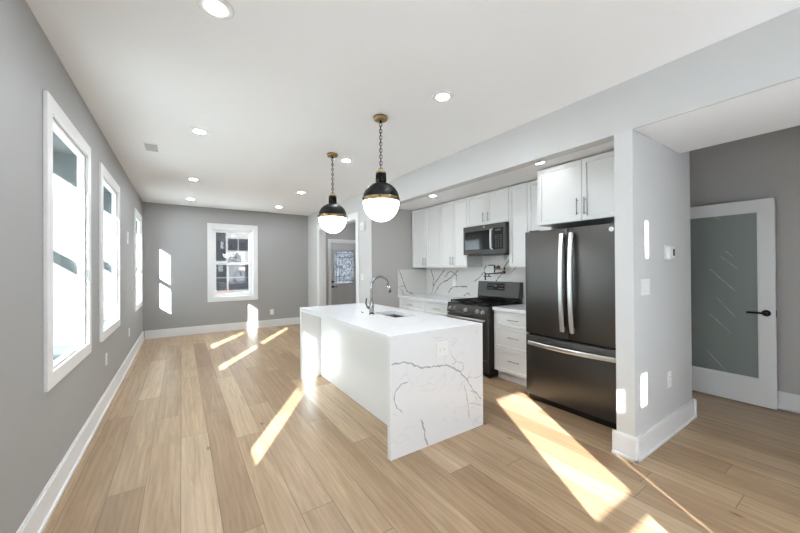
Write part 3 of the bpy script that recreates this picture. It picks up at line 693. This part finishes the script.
for y_ in (3.40, 3.31, 3.105, 2.90, 2.81):
    m = MB(); x_ = RX + .003; m.cyl((x_, y_, .818), (x_ - .008, y_, .817), .027, n=24); m.cyl((x_ - .008, y_, .817), (x_ - .034, y_, .814), .022, .019, 24); k = m.obj('knob', STEEL, t, .002)
    m = MB(); m.box(x_ - .040, x_ - .034, y_ - .004, y_ + .004, .797, .834); m.obj('pointer', STEEL, k)
m = MB(); m.box(RX, RX + .03, RY0 + .004, RY1 - .004, .225, .752); d = m.obj('oven_door', SLATE, t, .003)
boxobj('window', BLACKG, d, (RX - .003, RX + .002, RY0 + .07, RY1 - .07, .30, .665))
m = MB(); m.tube([(RX - .045, RY0 + .03, .715), (RX - .052, (RY0 + RY1) / 2, .715), (RX - .045, RY1 - .03, .715)], .013, 14)
for y_ in (RY0 + .05, RY1 - .05): m.cyl((RX, y_, .715), (RX - .045, y_, .715), .009)
m.obj('handle', STEEL, d)
m = MB(); m.box(RX + .002, RX + .03, RY0 + .004, RY1 - .004, .06, .215); m.obj('drawer', SLATE, t, .003)
m = MB(); m.box(3.735, 3.80, RY0, RY1, .893, .955); m.obj('backguard_base', BLACK, t)
m = MB()
v = [m.bm.verts.new(p) for p in ((3.725, RY0, .955), (3.822, RY0, .955), (3.822, RY0, 1.17), (3.75, RY0, 1.17), (3.725, RY1, .955), (3.822, RY1, .955), (3.822, RY1, 1.17), (3.75, RY1, 1.17))]
for q in ((0, 1, 2, 3), (7, 6, 5, 4), (0, 3, 7, 4), (1, 5, 6, 2), (3, 2, 6, 7), (0, 4, 5, 1)): m.bm.faces.new([v[i] for i in q])
bgd = m.obj('backguard', SLATE, t, .004)
m = MB()
def gx(z): return 3.725 + (z - .955) / .215 * .025
v = [m.bm.verts.new(p) for p in ((gx(1.05) - .002, 2.985, 1.05), (gx(1.145) - .002, 2.985, 1.145), (gx(1.145) - .002, 3.29, 1.145), (gx(1.05) - .002, 3.29, 1.05), (gx(1.05) + .004, 2.985, 1.05), (gx(1.145) + .004, 2.985, 1.145), (gx(1.145) + .004, 3.29, 1.145), (gx(1.05) + .004, 3.29, 1.05))]
for q in ((0, 1, 2, 3), (4, 7, 6, 5), (0, 4, 5, 1), (3, 2, 6, 7), (1, 5, 6, 2), (0, 3, 7, 4)): m.bm.faces.new([v[i] for i in q])
dsp = m.obj('display', DARKP, bgd)
m = MB()
for i in range(2):
    for k in range(3):
        for s_ in (0, 1): yy = 3.0 + s_ * .19 + k * .032; zz = 1.07 + i * .04; m.box(gx(zz) - .0035, gx(zz) - .002, yy, yy + .018, zz, zz + .012)
m.box(gx(1.11) - .0035, gx(1.11) - .002, 3.115, 3.17, 1.1, 1.125)
m.obj('touch_keys', KEYP, dsp)  # small raised blocks for the touch keys
for a, b in ((RY0 + .02, RY0 + .25), (RY0 + .255, RY1 - .255), (RY1 - .25, RY1 - .02)):
    m = MB(); z0, z1 = .912, .926
    for x_ in (RX + .06, 3.40, 3.70): m.box(x_ - .006, x_ + .006, a, b, z0, z1)
    for y_ in (a + .006, (a + b) / 2, b - .006): m.box(RX + .055, 3.705, y_ - .006, y_ + .006, z0, z1)
    for cxx in (3.27, 3.55):
        m.box(cxx - .006, cxx + .006, a, b, z0, z1)
        for q in (.25, .75): yy = a + (b - a) * q; m.box(cxx - .09, cxx + .09, yy - .005, yy + .005, z0 + .002, z1 + .004)
    for x_ in (RX + .06, 3.70):
        for y_ in (a + .008, b - .008): m.box(x_ - .007, x_ + .007, y_ - .007, y_ + .007, .893, z0)
    m.obj('grate', IRON, t)
for x_, y_ in ((3.27, RY0 + .135), (3.55, RY0 + .135), (3.41, (RY0 + RY1) / 2), (3.27, RY1 - .135), (3.55, RY1 - .135)):
    m = MB(); m.lathe([(0, .908), (.028, .908), (.032, .904), (.032, .9), (.042, .898), (.045, .893)], (x_, y_), 24); m.obj('burner', IRON, t)

# ------------------------------------------------------------------ microwave
MY0, MY1, MZ0, MZ1, MX = 2.712, 3.452, 1.556, 1.955, 3.42
t = thing('microwave', (3.63, 3.08, MZ0), 'slate steel microwave hanging between wall cabinets above the range', 'microwave')
boxobj('body', SLATED, t, (MX + .028, 3.823, MY0, MY1, MZ0 + .012, MZ1), .002)
m = MB(); m.box(MX + .05, 3.80, MY0 + .06, MY1 - .06, MZ0 - .012, MZ0 + .012); m.obj('underside_vent', BLACK, t)
m = MB(); m.box(MX, MX + .028, MY0, MY1, MZ0, MZ1); d = m.obj('door', SLATE, t, .004)
boxobj('window', BLACKG, d, (MX - .0025, MX + .002, 2.945, 3.415, MZ0 + .065, MZ1 - .075))
boxobj('control_panel', BLACKG, d, (MX - .0025, MX + .002, 2.745, 2.895, MZ0 + .06, MZ1 - .065))
m = MB()
for i in range(8):
    for k in range(3): yy = 2.765 + k * .04; zz = MZ0 + .08 + i * .022; m.box(MX - .0032, MX - .0025, yy, yy + .022, zz, zz + .007)
m.box(MX - .0032, MX - .0025, 2.775, 2.865, MZ1 - .10, MZ1 - .08)
m.obj('touch_keys', KEYP, t)  # rows of touch key blocks on the control panel
m = MB(); m.sweep_bar([(MX, 2.922, MZ1 - .07), (MX - .03, 2.922, MZ1 - .085), (MX - .036, 2.922, (MZ0 + MZ1) / 2), (MX - .03, 2.922, MZ0 + .075), (MX, 2.922, MZ0 + .06)], (0, 1, 0), .026, .012); m.obj('handle', STEEL, d, .001)
def badge(parent, x, y, z, r):
    m = MB(); m.cyl((x, y, z), (x - .002, y, z), r, n=28); b = m.obj('badge', STEEL, parent)
    m = MB(); n = 20
    for i in range(n): a0, a1 = 2 * math.pi * i / n, 2 * math.pi * (i + 1) / n; m.cyl((x - .0024, y + r * .86 * math.cos(a0), z + r * .86 * math.sin(a0)), (x - .0024, y + r * .86 * math.cos(a1), z + r * .86 * math.sin(a1)), r * .05, n=6)
    # two flowing script initials
    m.tube([(x - .0024, y - r * q[0], z + r * q[1]) for q in ((-.05, .38), (-.25, .5), (-.5, .3), (-.5, -.1), (-.3, -.35), (-.08, -.2), (-.02, .02), (-.22, .02), (-.02, .02), (-.05, -.45), (-.3, -.55))], r * .06, 6)
    m.tube([(x - .0024, y - r * q[0], z + r * q[1]) for q in ((.5, .38), (.3, .5), (.12, .32), (.3, .08), (.12, -.15), (.25, -.42), (.55, -.3))], r * .06, 6)
    m.obj('monogram', SLATED, b)
badge(t, MX, 3.06, MZ1 - .03, .016)

# ------------------------------------------------------------------ refrigerator
FX, FY0, FY1, FM = 3.0, 1.21, 2.126, 1.667
t = thing('refrigerator', (3.4, FM, 0), 'slate steel french door refrigerator beside the partition wall', 'refrigerator')
boxobj('body', SLATED, t, (FX + .07, 3.82, FY0 + .006, FY1 - .006, .02, 1.727), .003)
boxobj('base_grille', BLACK, t, (FX + .04, FX + .07, FY0 + .01, FY1 - .01, .0, .06))
for y in (FY0 + .03, FY1 - .12): boxobj('hinge_cover', BLACK, t, (FX + .03, FX + .16, y, y + .09, 1.727, 1.752), .003)
def bowdoor(y0, y1, z0, z1, bow=.008):
    m = MB(); n = 10; L = []
    for i in range(n + 1):
        y = y0 + (y1 - y0) * i / n; q = 2 * i / n - 1; x = FX + bow * q * q * (1 if 1 else 0)
        L.append([m.bm.verts.new(p) for p in ((x, y, z0), (x, y, z1), (FX + .064, y, z1), (FX + .064, y, z0))])
    for A, B in zip(L, L[1:]):
        for k in range(4):
            f = m.bm.faces.new((A[k], A[(k + 1) % 4], B[(k + 1) % 4], B[k])); f.smooth = (k == 0)
    m.bm.faces.new(L[0]); m.bm.faces.new(L[-1][::-1]); return m
for y0, y1, hy in ((FY0, FM - .004, FM - .045), (FM + .004, FY1, FM + .045)):
    d = bowdoor(y0, y1, .695, 1.738, .004).obj('door', SLATE, t, .003)
    m = MB(); P = []
    for i in range(13): q = i / 12; z = .765 + q * .925; P.append((FX - .030 - .032 * math.sin(math.pi * q), hy, z))
    m.sweep_bar(P, (0, 1, 0), .042, .018)
    for z in (.79, 1.665): m.box(FX - .03, FX + .004, hy - .012, hy + .012, z - .018, z + .018)
    m.obj('handle', STEEL, d, .002)
    if hy < FM: badge(d, FX, FY0 + .085, 1.69, .02)
d = bowdoor(FY0, FY1, .065, .672, .005).obj('freezer_drawer', SLATE, t, .003)
m = MB(); P = []
for i in range(15): q = i / 14; P.append((FX - .03 - .035 * math.sin(math.pi * q), FY0 + .05 + q * (FY1 - FY0 - .10), .60))
m.sweep_bar(P, (0, 0, 1), .040, .018)
for y in (FY0 + .075, FY1 - .075): m.box(FX - .03, FX + .004, y - .018, y + .018, .588, .612)
m.obj('handle', STEEL, d, .002)
m = MB(); m.box(FX + .045, FX + .07, FY0 + .01, FY1 - .01, .665, .70); m.obj('hinge_rail', BLACK, t)
m = MB()
for y in (FY0 + .003, FY1 - .03): m.box(FX - .004, FX + .03, y, y + .027, .676, .692)
m.obj('hinge', STEEL, t)

# ------------------------------------------------------------------ pot filler
t = thing('pot_filler', (3.824, 3.06, 1.33), 'copper coloured folding pot filler tap on the backsplash above the range', 'faucet')
px = 3.735
m = MB(); m.cyl((3.824, 3.15, 1.375), (3.812, 3.15, 1.375), .032, n=24); m.cyl((3.812, 3.15, 1.375), (px, 3.15, 1.375), .011); m.obj('wall_flange', COPPER, t)
m = MB(); m.cyl((px, 3.15, 1.30), (px, 3.15, 1.40), .011); m.obj('valve', COPPER, t)
m = MB(); m.cyl((px - .02, 3.15, 1.405), (px - .02, 3.25, 1.405), .007); m.cyl((px, 3.15, 1.40), (px, 3.15, 1.41), .0125); m.obj('valve_handle', COPPER, t)
m = MB(); m.cyl((px, 3.15, 1.35), (px, 2.98, 1.35), .0085); m.obj('arm', COPPER, t)
m = MB(); m.cyl((px, 2.975, 1.29), (px, 2.975, 1.375), .0125); m.obj('swivel_joint', COPPER, t)
m = MB(); m.cyl((px - .004, 2.975, 1.305), (px - .004, 3.32, 1.275), .0085); m.obj('arm', COPPER, t)
m = MB(); m.cyl((px - .004, 3.32, 1.30), (px - .004, 3.32, 1.235), .011); m.cyl((px - .004, 3.32, 1.235), (px - .004, 3.32, 1.19), .010, .012); m.obj('spout', COPPER, t)
m = MB(); m.cyl((px - .03, 3.19, 1.245), (px - .03, 3.33, 1.245), .008); m.cyl((px - .03, 3.24, 1.245), (px - .004, 3.24, 1.28), .008); m.obj('spout_handle', SLATED, t)

# ------------------------------------------------------------------ pendants
def pendant(x, y, label):
    t = thing('pendant_light', (x, y, H), label, 'pendant light', 'globe pendants above the island')
    m = MB(); m.lathe([(0, H - .034), (.046, H - .034), (.058, H - .029), (.062, H - .014), (.062, H - .001), (0, H - .001)], (x, y), 40); m.obj('canopy', BRASS, t)
    m = MB(); m.lathe([(0, H - .052), (.010, H - .050), (.010, H - .033)], (x, y), 16)
    z = H - .054; zt = 2.262; nl = 14; ll = (z - zt) / nl
    for i in range(nl):
        zc = z - ll * (i + .5); P = []
        ax = (.83, -.55) if i % 2 == 0 else (.35, .94)
        for k in range(13):
            a = 2 * math.pi * k / 12; P.append((x + ax[0] * .0125 * math.cos(a), y + ax[1] * .0125 * math.cos(a), zc + (ll * .5 + .005) * math.sin(a)))
        m.tube(P, .0030, 6)
    m.obj('chain', DOMEB, t)
    m = MB(); m.tube([(x + .004 * math.sin(q * 2.1), y + .004 * math.cos(q * 2.1), H - .05 - (H - .05 - 2.24) * q / 20) for q in range(21)], .0020, 6); m.obj('cord', DOMEB, t)
    m = MB(); P = []
    for k in range(17): a = 2 * math.pi * k / 16; P.append((x + .017 * math.cos(a), y - .008 * math.cos(a), 2.243 + .019 * math.sin(a)))
    m.tube(P, .004, 8); m.obj('loop', BRASS, t)
    m = MB(); m.lathe([(0, 2.228), (.040, 2.228), (.045, 2.224), (.045, 2.211), (0, 2.211)], (x, y), 36); m.obj('cap', BRASS, t)
    m = MB(); m.lathe([(0, 2.212), (.024, 2.212), (.024, 2.11), (0, 2.11)], (x, y), 24)
    for k in range(8):
        a = 2 * math.pi * k / 8 + .2; c_, s_ = math.cos(a), math.sin(a); m.cyl((x + .040 * c_, y + .040 * s_, 2.213), (x + .042 * c_, y + .042 * s_, 2.115), .0065, n=8)
    m.lathe([(.045, 2.212), (.046, 2.206), (.044, 2.200), (.03, 2.200)], (x, y), 32)
    m.obj('vented_neck', DOMEB, t)
    m = MB(); P = []; rb = .160
    for k in range(14):
        a = R(k * 74 / 13); P.append((rb * math.cos(a), 1.990 + .139 * math.sin(a) / math.sin(R(74))))
    P.append((0, P[-1][1] + .003)); m.lathe([(rb + .001, 1.984)] + P, (x, y), 56); m.obj('dome_shade', DOMEB, t)
    m = MB(); m.lathe([(.15, 1.994), (.162, 1.994), (.168, 1.990), (.168, 1.964), (.162, 1.960), (.15, 1.960)], (x, y), 56); b = m.obj('band', BRASS, t)
    for k in range(6):
        a = 2 * math.pi * k / 6 + R(-124); c_, s_ = math.cos(a), math.sin(a); m = MB(); m.cyl((x + .166 * c_, y + .166 * s_, 1.977), (x + .178 * c_, y + .178 * s_, 1.977), .0075, n=10); m.obj('thumb_screw', DOMEB, b)
    m = MB(); P = [(.155, 1.968)]
    for k in range(15):
        a = R(k * 90 / 14); P.append((.159 * math.cos(a), 1.961 - .174 * math.sin(a)))
    P[-1] = (0, P[-1][1]); m.lathe(P, (x, y), 56); m.obj('glass_bowl', BOWLM, t)
    return t
p1 = pendant(1.473, 2.50, 'black and brass globe pendant hanging over the near end of the island')
dup(p1, (1.473, 3.615, H), 'black and brass globe pendant hanging over the far end of the island')

# ------------------------------------------------------------------ recessed lights, vent
def downlight(x, y, z, label, lens=None):
    t = thing('recessed_light', (x, y, z), label, 'ceiling light', 'round recessed ceiling lights')
    m = MB(); m.lathe([(.046, z - .0025), (.052, z - .007), (.078, z - .0055), (.085, z - .0005), (.046, z - .0005)], (x, y), 40); m.obj('trim_ring', PLAST, t)
    m = MB(); m.lathe([(0, z - .0035), (.048, z - .0035), (.048, z - .001), (0, z - .001)], (x, y), 32); m.obj('diffuser', lens or LENS, t)
    return t
L0 = downlight(.15, 1.905, H, 'large recessed ceiling light at the top edge, nearest the window wall')
for x, y, z, lb in ((.15, 3.715, H, 'recessed ceiling light beside the ceiling vent'), (.15, 5.74, H, 'recessed ceiling light third along the window side row'), (.15, 7.38, H, 'recessed ceiling light of the window side row closest to the far wall'),
                    (1.705, 1.935, H, 'recessed ceiling light in front of the near pendant'), (1.705, 3.74, H, 'recessed ceiling light between the two pendants'), (1.755, 5.745, H, 'recessed ceiling light behind the far pendant, island side row'), (1.757, 7.35, H, 'recessed ceiling light of the island side row closest to the far wall'),
                    (3.5, 7.5, H, 'unseen recessed ceiling light added to brighten the front door'), (.15, .1, H, 'recessed ceiling light added above the viewer as fill, outside the view'), (3.7, 6.6, H, 'unseen recessed ceiling light added to brighten the entry')):  # unseen lamps added to brighten the entry and the near room
    dup(L0, (x, y, z), lb)
L1 = downlight(2.985, 1.945, 2.425, 'recessed light in the dropped ceiling before the refrigerator cabinet', LENS2)
dup(L1, (3.05, 3.69, 2.425), 'recessed light in the dropped ceiling before the far wall cabinets')
t = thing('ceiling_vent', (-.27, 4.5, H), 'small white slotted air vent in the ceiling near the window wall', 'vent')
m = MB(); m.box(-.345, -.195, 4.34, 4.67, H - .006, H - .0005); m.obj('frame', PLAST, t, .002)
m = MB(); m.box(-.325, -.215, 4.36, 4.60, H - .0075, H - .006); m.obj('throat', mat('vent_throat', (.42, .42, .42), .7), t)
m = MB()
for i in range(6): y_ = 4.375 + i * .04; m.box(-.325, -.215, y_, y_ + .016, H - .012, H - .0075)
m.obj('slat', PLASTG, t)
